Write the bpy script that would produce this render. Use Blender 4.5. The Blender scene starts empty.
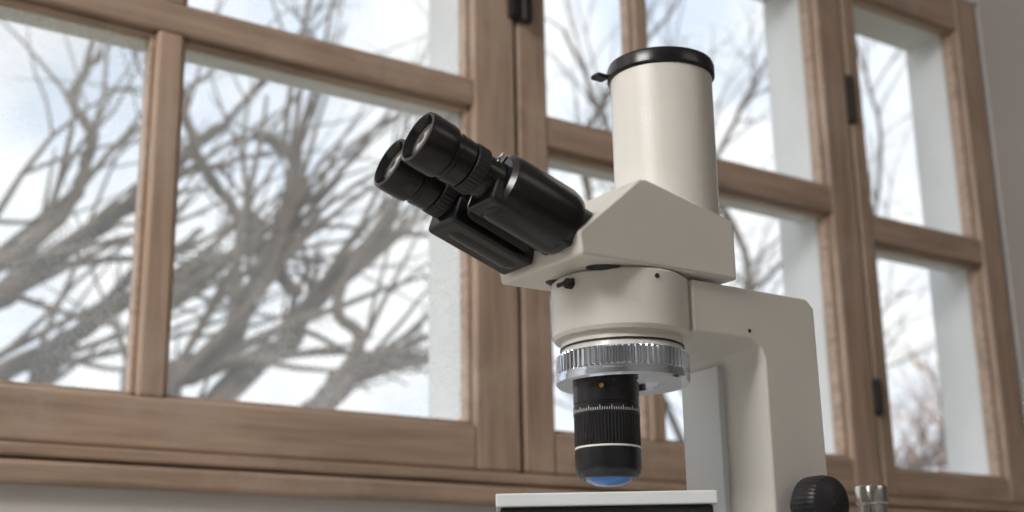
import bpy, math, random
from mathutils import Vector, Matrix
random.seed(7)
sc=bpy.context.scene
H0=0.95   # camera height above floor; geometry below is built relative to it, lifted at the end

# ---------------------------------------------------------------- materials
def new_mat(name):
    m=bpy.data.materials.new(name); m.use_nodes=True
    nt=m.node_tree; b=nt.nodes['Principled BSDF']; return m,nt,b
def mat(name,col,rough=.5,metal=0.,var=.08,scale=20.,bump=.0,bscale=200.,stretch=(1,1,1),coat=0.,spec=.5,worn=None):
    m,nt,b=new_mat(name)
    tc=nt.nodes.new('ShaderNodeTexCoord'); mp=nt.nodes.new('ShaderNodeMapping')
    mp.inputs['Scale'].default_value=stretch
    nt.links.new(tc.outputs['Object'],mp.inputs['Vector'])
    n=nt.nodes.new('ShaderNodeTexNoise'); n.inputs['Scale'].default_value=scale; n.inputs['Detail'].default_value=6
    nt.links.new(mp.outputs[0],n.inputs['Vector'])
    r=nt.nodes.new('ShaderNodeValToRGB')
    r.color_ramp.elements[0].position=.3; r.color_ramp.elements[1].position=.7
    r.color_ramp.elements[0].color=(*[max(0,c*(1-var)) for c in col],1)
    r.color_ramp.elements[1].color=(*[min(1,c*(1+var)) for c in col],1)
    nt.links.new(n.outputs['Fac'],r.inputs['Fac'])
    out=r.outputs[0]
    if worn:
        n3=nt.nodes.new('ShaderNodeTexNoise'); n3.inputs['Scale'].default_value=7; n3.inputs['Detail'].default_value=8; n3.inputs['Roughness'].default_value=.7
        nt.links.new(tc.outputs['Object'],n3.inputs['Vector'])
        r3=nt.nodes.new('ShaderNodeValToRGB'); r3.color_ramp.elements[0].position=.5; r3.color_ramp.elements[1].position=.68
        r3.color_ramp.elements[0].color=(0,0,0,1); r3.color_ramp.elements[1].color=(.65,.65,.65,1)
        nt.links.new(n3.outputs['Fac'],r3.inputs['Fac'])
        mx=nt.nodes.new('ShaderNodeMix'); mx.data_type='RGBA'; mx.inputs[7].default_value=(*worn,1)
        nt.links.new(r3.outputs[0],mx.inputs[0]); nt.links.new(out,mx.inputs[6]); out=mx.outputs[2]
    nt.links.new(out,b.inputs['Base Color'])
    b.inputs['Roughness'].default_value=rough; b.inputs['Metallic'].default_value=metal
    b.inputs['Coat Weight'].default_value=coat; b.inputs['Specular IOR Level'].default_value=spec
    if bump>0:
        n2=nt.nodes.new('ShaderNodeTexNoise'); n2.inputs['Scale'].default_value=bscale; n2.inputs['Detail'].default_value=3
        nt.links.new(mp.outputs[0],n2.inputs['Vector'])
        bp=nt.nodes.new('ShaderNodeBump'); bp.inputs['Strength'].default_value=bump; bp.inputs['Distance'].default_value=.001
        nt.links.new(n2.outputs['Fac'],bp.inputs['Height']); nt.links.new(bp.outputs[0],b.inputs['Normal'])
    return m
M={}
M['cream']=mat('cream_enamel',(.82,.795,.74),.30,0,.03,15,.22,1100,coat=.35)
M['cream2']=mat('pale_daylit_enamel',(.82,.86,.88),.35,0,.03,15,.1,900)  # white of the stage plate; on the column slide its blue imitates daylight
M['black']=mat('black_lacquer',(.012,.012,.014),.25,0,.2,40,.05,800)
M['blackm']=mat('black_matte',(.016,.016,.018),.42,0,.2,40,.1,900)
M['chrome']=mat('knurled_chrome',(.70,.76,.85),.13,1,.05,60)
M['steel']=mat('steel',(.6,.59,.57),.2,1,.1,60)
M['white']=mat('white_marking',(.85,.85,.82),.5)
M['orange']=mat('orange_dot',(.6,.33,.06),.4)
M['lens']=mat('coated_lens',(.02,.16,.48),.05,0,.1,10,coat=1)
M['lens2']=mat('eyepiece_lens',(.32,.29,.26),.06,.5,.1,10,coat=1)
wc=(.45,.325,.245); wn=(.58,.46,.37)
M['wood_h']=mat('weathered_wood_h',wc,.42,0,.24,5,.25,60,stretch=(1.2,9,16),worn=wn)
M['wood_v']=mat('weathered_wood_v',wc,.42,0,.24,5,.25,60,stretch=(16,9,1.2),worn=wn)
M['casing']=mat('white_casing',(.84,.85,.86),.6,0,.05,8)
M['gap']=mat('dark_gasket',(.03,.025,.022),.8)
M['iron']=mat('dark_iron',(.04,.037,.035),.5,.6)
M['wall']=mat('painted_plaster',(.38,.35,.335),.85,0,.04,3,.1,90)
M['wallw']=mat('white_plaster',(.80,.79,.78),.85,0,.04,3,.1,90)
M['ceil']=mat('ceiling_plaster',(.75,.73,.7),.9)
M['floor']=mat('floor_linoleum',(.25,.2,.16),.5,0,.2,5)
M['table']=mat('table_laminate',(.45,.42,.38),.4)
M['bark']=mat('bark',(.085,.07,.06),.9,0,.3,8)
M['bark2']=mat('bark_brown',(.30,.17,.11),.9,0,.3,8)
M['ground']=mat('winter_grass',(.16,.15,.09),.95,0,.3,2)
def glassmat(name,haze,scale):
    m=bpy.data.materials.new(name); m.use_nodes=True; nt=m.node_tree; nt.nodes.clear()
    o=nt.nodes.new('ShaderNodeOutputMaterial'); t=nt.nodes.new('ShaderNodeBsdfTransparent')
    t.inputs[0].default_value=(.98,.99,.99,1)
    tl=nt.nodes.new('ShaderNodeBsdfTranslucent'); tl.inputs[0].default_value=(1.,.985,.95,1)
    g=nt.nodes.new('ShaderNodeBsdfGlossy'); g.inputs['Roughness'].default_value=.03
    tc=nt.nodes.new('ShaderNodeTexCoord')
    n=nt.nodes.new('ShaderNodeTexNoise'); n.inputs['Scale'].default_value=scale; n.inputs['Detail'].default_value=4
    nt.links.new(tc.outputs['Object'],n.inputs['Vector'])
    n2=nt.nodes.new('ShaderNodeTexNoise'); n2.inputs['Scale'].default_value=240; n2.inputs['Detail'].default_value=1
    nt.links.new(tc.outputs['Object'],n2.inputs['Vector'])
    pw=nt.nodes.new('ShaderNodeMapRange'); pw.inputs['From Min'].default_value=.3; pw.inputs['From Max'].default_value=.7
    pw.inputs['To Min'].default_value=.3; pw.inputs['To Max'].default_value=1.5
    nt.links.new(n.outputs['Fac'],pw.inputs['Value'])
    p2=nt.nodes.new('ShaderNodeMapRange'); p2.inputs['From Min'].default_value=.3; p2.inputs['From Max'].default_value=.7
    p2.inputs['To Min'].default_value=haze*.85; p2.inputs['To Max'].default_value=haze*1.15
    nt.links.new(n2.outputs['Fac'],p2.inputs['Value'])
    mu=nt.nodes.new('ShaderNodeMath'); mu.operation='MULTIPLY'; mu.use_clamp=True
    nt.links.new(pw.outputs[0],mu.inputs[0]); nt.links.new(p2.outputs[0],mu.inputs[1])
    m1=nt.nodes.new('ShaderNodeMixShader'); nt.links.new(mu.outputs[0],m1.inputs[0])
    nt.links.new(t.outputs[0],m1.inputs[1]); nt.links.new(tl.outputs[0],m1.inputs[2])
    m2=nt.nodes.new('ShaderNodeMixShader'); m2.inputs[0].default_value=.012
    nt.links.new(m1.outputs[0],m2.inputs[1]); nt.links.new(g.outputs[0],m2.inputs[2])
    nt.links.new(m2.outputs[0],o.inputs[0]); return m
M['glass']=glassmat('dusty_glass',.08,5)
M['glassL']=glassmat('dusty_glare_glass',.25,3)  # dust plus sun glare, the glare put in as extra milky haze

# ---------------------------------------------------------------- mesh helpers
def empty(name):
    e=bpy.data.objects.new(name,None); e.empty_display_size=.05; sc.collection.objects.link(e); return e
def mk(name,vs,fs,m,parent=None,smooth=None,bevel=0.,bseg=2):
    me=bpy.data.meshes.new(name); me.from_pydata([tuple(v) for v in vs],[],fs); me.update()
    o=bpy.data.objects.new(name,me); sc.collection.objects.link(o)
    me.materials.append(M[m])
    import bmesh
    bm=bmesh.new(); bm.from_mesh(me); bmesh.ops.recalc_face_normals(bm,faces=bm.faces); bm.to_mesh(me); bm.free()
    if smooth is not None:
        for p in me.polygons: p.use_smooth=True
        me.set_sharp_from_angle(angle=math.radians(smooth))
    if bevel>0:
        b=o.modifiers.new('b','BEVEL'); b.width=bevel; b.segments=bseg; b.limit_method='ANGLE'; b.angle_limit=math.radians(25)
        b.harden_normals=False
    if parent: o.parent=parent
    return o
BF=[(0,1,3,2),(4,6,7,5),(0,4,5,1),(2,3,7,6),(0,2,6,4),(1,5,7,3)]
def boxes(name,bl,m,parent=None,bevel=0.,rot=0.,piv=(0,0)):
    vs=[];fs=[]
    for (x0,x1,y0,y1,z0,z1) in bl:
        k=len(vs)
        for x in (x0,x1):
            for y in (y0,y1):
                for z in (z0,z1):
                    if rot:
                        a=x-piv[0]; c=y-piv[1]
                        xx=piv[0]+a*math.cos(rot)-c*math.sin(rot); yy=piv[1]+a*math.sin(rot)+c*math.cos(rot)
                        vs.append((xx,yy,z))
                    else: vs.append((x,y,z))
        fs+= [tuple(k+i for i in f) for f in BF]
    return mk(name,vs,fs,m,parent,None,bevel)
def prism(name,prof,y0,y1,m,parent=None,bevel=0.,bseg=3):
    n=len(prof)
    vs=[(x,y0,z) for x,z in prof]+[(x,y1,z) for x,z in prof]
    fs=[tuple(range(n)),tuple(range(2*n-1,n-1,-1))]+[(i,(i+1)%n,(i+1)%n+n,i+n) for i in range(n)]
    return mk(name,vs,fs,m,parent,35,bevel,bseg)
def lathe(name,prof,origin,axis,m,parent=None,segs=96,smooth=30,caps=True):
    """prof: (r,h[,knurl amplitude])"""
    a=Vector(axis).normalized(); t=Vector((0,1,0)) if abs(a.y)<.9 else Vector((1,0,0))
    e1=a.cross(t).normalized(); e2=a.cross(e1).normalized(); o=Vector(origin)
    vs=[];fs=[]
    for p in prof:
        kn=p[2] if len(p)>2 else 0
        for i in range(segs):
            an=2*math.pi*i/segs; r=p[0]-(kn if (i//2)%2 else 0)
            vs.append(o+a*p[1]+(e1*math.cos(an)+e2*math.sin(an))*r)
    for j in range(len(prof)-1):
        for i in range(segs):
            k=(i+1)%segs
            fs.append((j*segs+i,j*segs+k,(j+1)*segs+k,(j+1)*segs+i))
    if caps:
        fs.append(tuple(range(segs))); fs.append(tuple(range((len(prof)-1)*segs+segs-1,(len(prof)-1)*segs-1,-1)))
    return mk(name,vs,fs,m,parent,smooth)

# ================================================================ MICROSCOPE
ms=empty('stereo_microscope')
AX,AY=.561,.675
# wedge-shaped trinocular head
prism('head_housing',[(.495,.2255),(.4925,.2405),(.544,.284),(.550,.2845),(.627,.268),(.627,.2265)],.630,.720,'cream',ms,.002)
# photo tube + cap
TX,TY=.6015,.6685
lathe('photo_tube',[(.0360,.255),(.0362,.378),(.035,.380)],(TX,TY,0),(0,0,1),'cream',ms)
lathe('photo_tube_cap',[(.0368,.3785),(.0384,.380),(.0384,.387),(.0374,.3895),(.0,.3895)],(TX,TY,0),(0,0,1),'black',ms)
boxes('cap_tab',[(TX-.042,TX-.032,TY+.019,TY+.028,.3805,.384)],'black',ms,.001)
# collar
lathe('head_collar',[(.044,.2255),(.0462,.2235),(.0462,.188),(.0445,.1855),(.0,.1855)],(AX,AY,0),(0,0,1),'cream',ms)
lathe('collar_shadow_gap',[(.0425,.2265),(.0425,.2245)],(AX,AY,0),(0,0,1),'blackm',ms)
lathe('neck_ring',[(.0405,.186),(.0405,.1775),(.041,.1765),(.041,.1730)],(AX,AY,0),(0,0,1),'cream',ms)
lathe('neck_line',[(.0412,.1802),(.0412,.1790)],(AX,AY,0),(0,0,1),'blackm',ms)
lathe('knurled_ring',[(.040,.1752),(.0432,.1750),(.0442,.174,.0014),(.0442,.1635,.0014),(.0434,.1625),(.0434,.161),(.0442,.1605),(.0442,.157),(.043,.1555),(.024,.1555),(.024,.158)],(AX,AY,0),(0,0,1),'chrome',ms,segs=280)
lathe('collar_screw',[(.0035,0),(.0035,.004),(.0028,.005)],(AX-.0455,AY-.006,.2175),(-1,-.13,0),'iron',ms,24)
boxes('collar_screw_lever',[(AX-.0505,AX-.0485,AY-.014,AY+.004,.2165,.2195)],'iron',ms,.0008)
lathe('collar_hole',[(.0016,0),(.0016,.0006)],(AX-.0066,AY-.0458,.2195),(-.144,-.99,0),'blackm',ms,20)
# objective barrel
OX,OY=.546,.675
lathe('objective_barrel',[(.0205,.1575),(.0205,.1560),(.0215,.1555),(.0215,.1420),(.0210,.1415),(.0210,.1405),(.0217,.140),(.0217,.1345),
   (.0214,.1340,.0004),(.0214,.1145,.0004),(.0209,.114),(.0209,.1125),(.0214,.112),(.0214,.1005),(.0205,.097),(.0185,.0940),(.016,.0937),(.015,.096)],(OX,OY,0),(0,0,1),'black',ms,segs=240)
lathe('barrel_white_ring',[(.0212,.1139),(.0212,.1127)],(OX,OY,0),(0,0,1),'white',ms)
lathe('front_lens',[(.0165,.0965),(.014,.0922),(.009,.0900),(.004,.0893),(.0,.0890)],(OX,OY,0),(0,0,1),'lens',ms,64,80)
vs=[];fs=[]
for i in range(90):
    a=2*math.pi*i/90; h=.0030 if i%5==0 else .0018
    for (da,z) in ((-.009,.1355),(.009,.1355),(.009,.1355+h),(-.009,.1355+h)):
        vs.append((OX+.02185*math.cos(a+da),OY+.02185*math.sin(a+da),z))
    fs.append((4*i,4*i+1,4*i+2,4*i+3))
mk('barrel_scale',vs,fs,'white',ms)
cd=Vector((-.72,-.69,0)).normalized()
lathe('orange_dot',[(.0015,.0208),(.0015,.0218),(.0,.0218)],Vector((OX,OY,.151)),cd,'orange',ms,24)
# C-arm + column
prism('arm_and_column',[(.590,.2235),(.698,.2235),(.705,.2175),(.708,-.09),(.653,-.09),(.653,.176),(.650,.184),(.642,.1885),(.590,.1885)],.635,.715,'cream',ms,.0015)
boxes('column_slide',[(.6475,.6535,.676,.7145,-.09,.1775)],'cream2',ms,.001)  # far half of the column, window light put into its bluish colour
lathe('arm_screw',[(.0012,0),(.0012,.0005)],(.640,.635,.194),(0,-1,0),'iron',ms,16)
# focus knob
lathe('focus_knob',[(.008,0),(.008,.008),(.0165,.009,.0003),(.0185,.012,.0003),(.0185,.024,.0003),(.017,.029),(.012,.0325),(.0,.034)],(.675,.635,.078),(0,-1,0),'blackm',ms,segs=144,smooth=40)
lathe('metal_post',[(.012,-.09),(.012,.070),(.0105,.072),(.0105,.085),(.0118,.0865),(.0118,.097),(.011,.0985),(.0,.0985)],(.778,.66,0),(0,0,1),'steel',ms)
# stage
rz=math.radians(-35)
P=(.549,.689)
boxes('stage_plate',[(P[0]-.0665,P[0]+.0665,P[1]-.068,P[1]+.030,.0725,.0805)],'cream2',ms,.001,rz,P)
boxes('stage_box',[(P[0]-.064,P[0]+.064,P[1]-.065,P[1]+.027,-.092,.0727)],'blackm',ms,.002,rz,P)
boxes('base_plate',[(.44,.80,.57,.79,-.12,-.088)],'cream',ms,.006)
# binocular tubes
phi=math.radians(19.5)
a=Vector((-math.cos(phi),0,math.sin(phi))); up=Vector((math.sin(phi),0,math.cos(phi)))
def tube(tag,y,sh,cz,cw):
    e=bpy.data.objects.new('ocular_'+tag,None); sc.collection.objects.link(e); e.parent=ms
    B=Vector((.503,y,.2475))
    lathe('coupling_'+tag,[(.0165,-.035),(.0165,.016)],B,a,'blackm',e)
    lathe('body_'+tag,[(.0170,.0045),(.0205,.0060),(.0218,.009),(.0228,.014),(.0224,.056),(.0216,.060),(.0180,.0625),(.0,.0625)],B,a,'black',e)
    vs=[]
    for h0 in (.004,.069):
        for (yy,zz) in ((-cw,-.002),(-cw,cz),(cw,cz),(cw,-.002)):
            vs.append(B+a*h0+up*zz+Vector((0,yy,0)))
    mk('carrier_'+tag,vs,[(0,1,2,3),(7,6,5,4),(0,4,5,1),(1,5,6,2),(2,6,7,3),(3,7,4,0)],'black',e,None,.003,3)
    lathe('sleeve_'+tag,[(.0140,.055),(.0140,.076),(.0134,.077),(.0134,.090)],B,a,'black',e)
    B2=B-a*sh
    lathe('dioptre_ring_'+tag,[(.0150,.076,.0004),(.0160,.077,.0004),(.0160,.085,.0004),(.0150,.086)],B2,a,'blackm',e,segs=144)
    lathe('eyepiece_'+tag,[(.0135,.085),(.0155,.0875),(.0160,.097),(.0152,.098),(.0152,.100),(.0172,.102),(.0177,.104),(.0177,.119),(.0170,.1215),(.0152,.122),(.0130,.118),(.0127,.117)],B2,a,'black',e)
    lathe('eye_lens_'+tag,[(.0129,.1165),(.009,.1178),(.004,.1184),(.0,.1185)],B2,a,'lens2',e,48,80)
    lathe('set_screw_'+tag,[(.0026,.010),(.0026,.0185),(.0018,.0195)],B+a*.068,(up+Vector((0,-.9,0))),'steel',e,20)
tube('near',.651,0,-.0190,.0145); tube('far',.695,.006,-.0215,.0165)

# ================================================================ WINDOWS
Yf0,Yf1=1.478,1.522
def window(name,x0,x1,sl,sr,mx,zb,zt0,zt1,ztop,g):
    w=empty(name)
    zlo=.207
    boxes('stiles',[(x0,x0+sl,Yf0,Yf1,zlo,1.20),(x1-sr,x1,Yf0,Yf1,zlo,1.20)],'wood_v',w,.004)
    boxes('rails',[(x0+sl,x1-sr,Yf0+.002,Yf1,zlo,zb),(x0+sl,x1-sr,Yf0+.002,Yf1,zt0,zt1),(x0+sl,x1-sr,Yf0+.002,Yf1,ztop,1.20)],'wood_h',w,.004)
    if mx:
        boxes('muntins',[(mx[0],mx[1],Yf0+.004,Yf1-.002,zb,zt0),(mx[0],mx[1],Yf0+.004,Yf1-.002,zt1,ztop)],'wood_v',w,.004)
    bd=[]
    for (za,zc) in ((zb,zt0),(zt1,ztop)):
        xs=[x0+sl]+([mx[0],mx[1]] if mx else [])+[x1-sr]
        for i in range(0,len(xs),2):
            A,B_=xs[i],xs[i+1]
            bd+=[(A,A+.006,1.492,1.512,za,zc),(B_-.006,B_,1.492,1.512,za,zc),(A,B_,1.492,1.512,za,za+.006),(A,B_,1.492,1.512,zc-.006,zc)]
    boxes('glazing_beads',bd,'wood_h',w,.0015)
    boxes('outer_casing',[(x0,x0+sl-.005,1.5225,1.61,zlo,1.20),(x1-sr+.003,x1,1.5225,1.61,zlo,1.20),
        (x0,x1,1.5225,1.61,zlo-.03,zb-.004),(x0+sl,x1-sr,1.5225,1.57,zt0+.004,zt1-.004),(x0,x1,1.5225,1.61,ztop+.003,1.20)],'casing',w,.002)
    mk('glass_pane',[(x0+sl-.003,1.506,zb-.003),(x1-sr+.003,1.506,zb-.003),(x1-sr+.003,1.506,ztop+.003),(x0+sl-.003,1.506,ztop+.003)],[(0,1,2,3)],g,w)
    return w
w1=window('window_1',.02,1.047,.075,.071,(.515,.548),.267,.722,.762,1.13,'glassL')
w2=window('window_2',1.053,1.772,.052,.062,(1.285,1.312),.265,.685,.733,1.13,'glass')
w3=window('window_3',1.778,2.178,.034,.061,None,.251,.650,.698,1.13,'glass')
boxes('seal',[(1.046,1.054,1.485,1.60,.207,1.2)],'gap',w1)
boxes('seal.001',[(1.771,1.779,1.485,1.60,.207,1.2)],'gap',w2)
boxes('hinge_upper',[(1.769,1.781,1.468,1.480,.86,.95)],'iron',w2,.003)
boxes('hinge_lower',[(1.769,1.781,1.468,1.480,.34,.40)],'iron',w2,.003)
boxes('latch_plate',[(1.035,1.075,1.468,1.479,.87,.94)],'iron',w1,.003)
lathe('latch_rod',[(.006,.865),(.006,1.19)],(1.056,1.462,0),(0,0,1),'iron',w1,24)
boxes('trim_1',[(-.02,2.19,1.455,1.62,.160,.185)],'wood_h',None,.005)
boxes('trim_2',[(-.02,2.19,1.468,1.60,.190,.2045)],'wood_h',None,.003)

# ================================================================ ROOM
Zf=-H0; Zc=2.0
def solid(name,b,m,bev=0): return boxes(name,[b],m,None,bev)
boxes('wall_window',[(-2.5,4.2,1.475,1.62,Zf,.160),(-2.5,4.2,1.475,1.62,1.20,Zc),(-2.5,.02,1.475,1.62,.160,1.20),(2.19,4.2,1.475,1.62,.16,1.20)],'wallw')
prism_v=[(2.185,1.474),(2.30,1.20),(4.2,1.20),(4.2,1.474)]
vs=[(x,y,Zf) for x,y in prism_v]+[(x,y,Zc) for x,y in prism_v]
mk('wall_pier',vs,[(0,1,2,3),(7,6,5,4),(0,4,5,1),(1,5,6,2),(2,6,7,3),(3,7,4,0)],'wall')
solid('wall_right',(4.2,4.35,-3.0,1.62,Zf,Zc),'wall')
solid('wall_left',(-2.65,-2.5,-3.0,1.62,Zf,Zc),'wallw')
solid('wall_back',(-2.65,4.35,-3.15,-3.0,Zf,Zc),'wallw')
solid('ceiling',(-2.65,4.35,-3.15,1.62,Zc,Zc+.2),'ceil')
solid('floor',(-2.65,4.35,-3.15,1.62,Zf-.1,Zf),'floor')
tb=empty('lab_table')
boxes('table_top',[(-.3,1.7,.25,1.40,-.15,-.12)],'table',tb,.003)
boxes('legs',[(x,x+.05,y,y+.05,Zf,-.15) for x in (-.27,1.62) for y in (.28,1.32)],'steel',tb,.002)
mk('ground',[(-40,1.7,Zf-.3),(60,1.7,Zf-.3),(60,80,Zf-.3),(-40,80,Zf-.3)],[(0,1,2,3)],'ground')

# ================================================================ TREES
def make_tree(name,m,splines):
    cu=bpy.data.curves.new(name,'CURVE'); cu.dimensions='3D'; cu.bevel_depth=1.; cu.bevel_resolution=1
    for pts in splines:
        s=cu.splines.new('POLY'); s.points.add(len(pts)-1)
        for i,(p,r) in enumerate(pts):
            s.points[i].co=(*p,1); s.points[i].radius=r
    cu.materials.append(M[m]); o=bpy.data.objects.new(name,cu); sc.collection.objects.link(o); return o
R=random.Random(23)
def rv(s): return Vector((R.uniform(-s,s),R.uniform(-s,s),R.uniform(-s,s)))
def twig(out,p,d,L,r,depth):
    n=5; pts=[(p.copy(),r)]; q=p.copy(); dd=d.normalized()
    for i in range(n):
        dd=(dd+rv(.15)+Vector((0.02,0,.02))).normalized(); q=q+dd*L/n
        pts.append((q.copy(),r*(1-.75*(i+1)/n)))
        if depth>0 and R.random()<.5:
            nd=(dd+rv(.7)).normalized(); twig(out,q.copy(),nd,L*R.uniform(.45,.75),r*(1-.6*(i+1)/n)*.7,depth-1)
    out.append(pts)
def limb(out,ctrl,r0,r1,tw=1.,depth=1):
    P=[Vector(c) for c in ctrl]; pts=[]; N=6
    for i in range(len(P)-1):
        p0=P[max(i-1,0)];p1=P[i];p2=P[i+1];p3=P[min(i+2,len(P)-1)]
        for k in range(N):
            t=k/N
            pts.append(.5*((2*p1)+(p2-p0)*t+(2*p0-5*p1+4*p2-p3)*t*t+(3*p1-p0-3*p2+p3)*t**3))
    pts.append(P[-1]); n=len(pts)
    sp=[]
    for i,p in enumerate(pts):
        r=r0+(r1-r0)*i/(n-1); sp.append((p+rv(.015),r))
        if i>3 and R.random()<.38*tw:
            d=(pts[min(i+1,n-1)]-pts[i-1]).normalized(); nd=(d+rv(.7)+Vector((.2,0,.15))).normalized(); nd.y*=.5
            twig(out,p.copy(),nd,R.uniform(.8,1.9),r*.5,depth)
    out.append(sp)
def rat(Y,lst): return [(u*Y+0,Y+.12*i,v*Y) for i,(u,v) in enumerate(lst)]
g=Zf-.3
s1=[]
T1=(2.1,6,.35)
s1.append([(Vector((2.0,6,g)),.2),(Vector((2.05,6,-.5)),.16),(Vector(T1),.13)])
for Y,l,r in ((6,[(.363,.181),(.422,.221),(.449,.270),(.481,.325),(.510,.423),(.481,.454)],.085),
              (6.2,[(.418,.192),(.481,.24),(.515,.286),(.58,.35),(.621,.393)],.075),
              (5.6,[(.50,.175),(.55,.248),(.54,.290),(.61,.403)],.05),
              (6.6,[(.455,.15),(.51,.19),(.55,.23),(.62,.245),(.68,.26)],.06),
              (6.4,[(.481,.274),(.427,.35),(.405,.39),(.392,.465)],.045),
              (6.0,[(.36,.1),(.35,.2),(.38,.264),(.446,.318),(.5,.37)],.06)):
    limb(s1,[T1]+rat(Y,l) if l[0][1]<.2 else rat(Y,l),r,r*.4,.8,1)
make_tree('bare_tree','bark',s1)
s2=[]
T2=(.55,6.6,.3)
s2.append([(Vector((.5,6.6,g)),.22),(Vector((.5,6.6,-.4)),.18),(Vector(T2),.15)])
for Y,l,r in ((6.6,[(.15,.18),(.2365,.245),(.282,.286),(.35,.349),(.405,.414),(.445,.453)],.085),
              (6.0,[(.17,.2),(.263,.292),(.3,.346),(.316,.405),(.303,.443),(.33,.5)],.05),
              (7.0,[(.15,.12),(.2365,.18),(.297,.222),(.35,.264),(.436,.318),(.5,.34)],.07),
              (7.2,[(.2,.12),(.28,.19),(.32,.25),(.37,.30),(.42,.34)],.05)):
    limb(s2,[T2]+rat(Y,l),r,r*.4,.7,1)
make_tree('bare_tree.001','bark',s2)
s3=[]
T3=(9.5,9.5,0.)
s3.append([(Vector((9.6,9.5,g)),.2),(Vector(T3),.16)])
for Y,l,r in ((9,[(.95,.2),(.9,.35),(.85,.5),(.80,.62)],.06),
              (9,[(1.0,.25),(1.02,.4),(.95,.52),(.9,.65)],.05),
              (9.5,[(1.1,.22),(1.2,.32),(1.25,.45),(1.3,.6),(1.28,.75)],.06),
              (9,[(1.2,.15),(1.32,.2),(1.38,.3),(1.42,.42)],.05),
              (9,[(.85,.2),(.78,.28),(.74,.4),(.70,.55)],.05),
              (8.5,[(.9,.3),(1.0,.34),(1.12,.42),(1.2,.55)],.04),
              (9.5,[(.95,.4),(1.02,.55),(1.1,.66),(1.2,.8)],.04),
              (9.5,[(.8,.4),(.84,.55),(.95,.68),(1.0,.8)],.04)):
    limb(s3,[T3]+rat(Y,l),r,r*.3,1.8,2)
make_tree('bare_tree.002','bark',s3)
s4=[]
for i in range(46):
    u=R.uniform(1.22,1.50); p=Vector((u*11,11+R.uniform(-1,1),R.uniform(-.2,1.1)))
    s4.append([(Vector((p.x,p.y,g)),.05),(p,.04)])
    twig(s4,p,Vector((R.uniform(-.3,.3),0,1)),R.uniform(1.4,2.4),.05,3)
make_tree('brown_hedge_shrub','bark2',s4)

# ================================================================ LIGHT
w=bpy.data.worlds.new('winter_sky'); sc.world=w; w.use_nodes=True; nt=w.node_tree
bg=nt.nodes['Background']; tc=nt.nodes.new('ShaderNodeTexCoord')
n=nt.nodes.new('ShaderNodeTexNoise'); n.inputs['Scale'].default_value=7; n.inputs['Detail'].default_value=4
nt.links.new(tc.outputs['Generated'],n.inputs['Vector'])
r=nt.nodes.new('ShaderNodeValToRGB'); r.color_ramp.elements[0].position=.36; r.color_ramp.elements[1].position=.58
r.color_ramp.elements[0].color=(.50,.57,.67,1); r.color_ramp.elements[1].color=(.72,.73,.74,1)
nt.links.new(n.outputs['Fac'],r.inputs['Fac']); nt.links.new(r.outputs[0],bg.inputs['Color']); bg.inputs['Strength'].default_value=1.65
def light(name,typ,loc,tgt,energy,size=1,sy=None,col=(1,1,1)):
    l=bpy.data.lights.new(name,typ); l.energy=energy; l.color=col
    if typ=='AREA':
        l.size=size
        if sy: l.shape='RECTANGLE'; l.size_y=sy
    if typ=='SUN': l.angle=math.radians(1)
    o=bpy.data.objects.new(name,l); sc.collection.objects.link(o); o.location=loc
    o.rotation_euler=(Vector(tgt)-Vector(loc)).to_track_quat('-Z','Y').to_euler(); return o
light('sun','SUN',(-2,-4,7),(3,5,0),3.2,col=(1,.91,.78))
light('added_room_light','AREA',(-1.6,.25,1.8),(.5,.8,.2),62,1.0,.8,(1,.98,.95))  # added area key from the left to brighten the interior, no real fixture
light('added_room_light.001','AREA',(1.8,-1.4,1.9),(1.2,1.,.3),7,1.6,1.2,(1,.95,.9))  # weak area fill added behind the camera, not a known lamp

# ================================================================ CAMERA
p=math.radians(15.7); rl=.0172
F=Vector((.5739*math.cos(p),.8189*math.cos(p),math.sin(p))); R0=Vector((.8189,-.5739,0)); U0=R0.cross(F)
Rr=(R0-U0*rl).normalized(); U=(U0+R0*rl).normalized()
cam=bpy.data.cameras.new('camera'); co=bpy.data.objects.new('camera',cam); sc.collection.objects.link(co)
co.matrix_world=Matrix(((Rr.x,U.x,-F.x,0),(Rr.y,U.y,-F.y,0),(Rr.z,U.z,-F.z,0),(0,0,0,1)))
cam.lens=47.14; cam.sensor_width=36; cam.clip_start=.02; cam.clip_end=300
cam.dof.use_dof=True; cam.dof.focus_distance=.84; cam.dof.aperture_fstop=8
sc.camera=co
bpy.context.view_layer.update()
for o in list(sc.objects):
    if o.parent is None: o.location.z+=H0
sc.view_settings.view_transform='Standard'
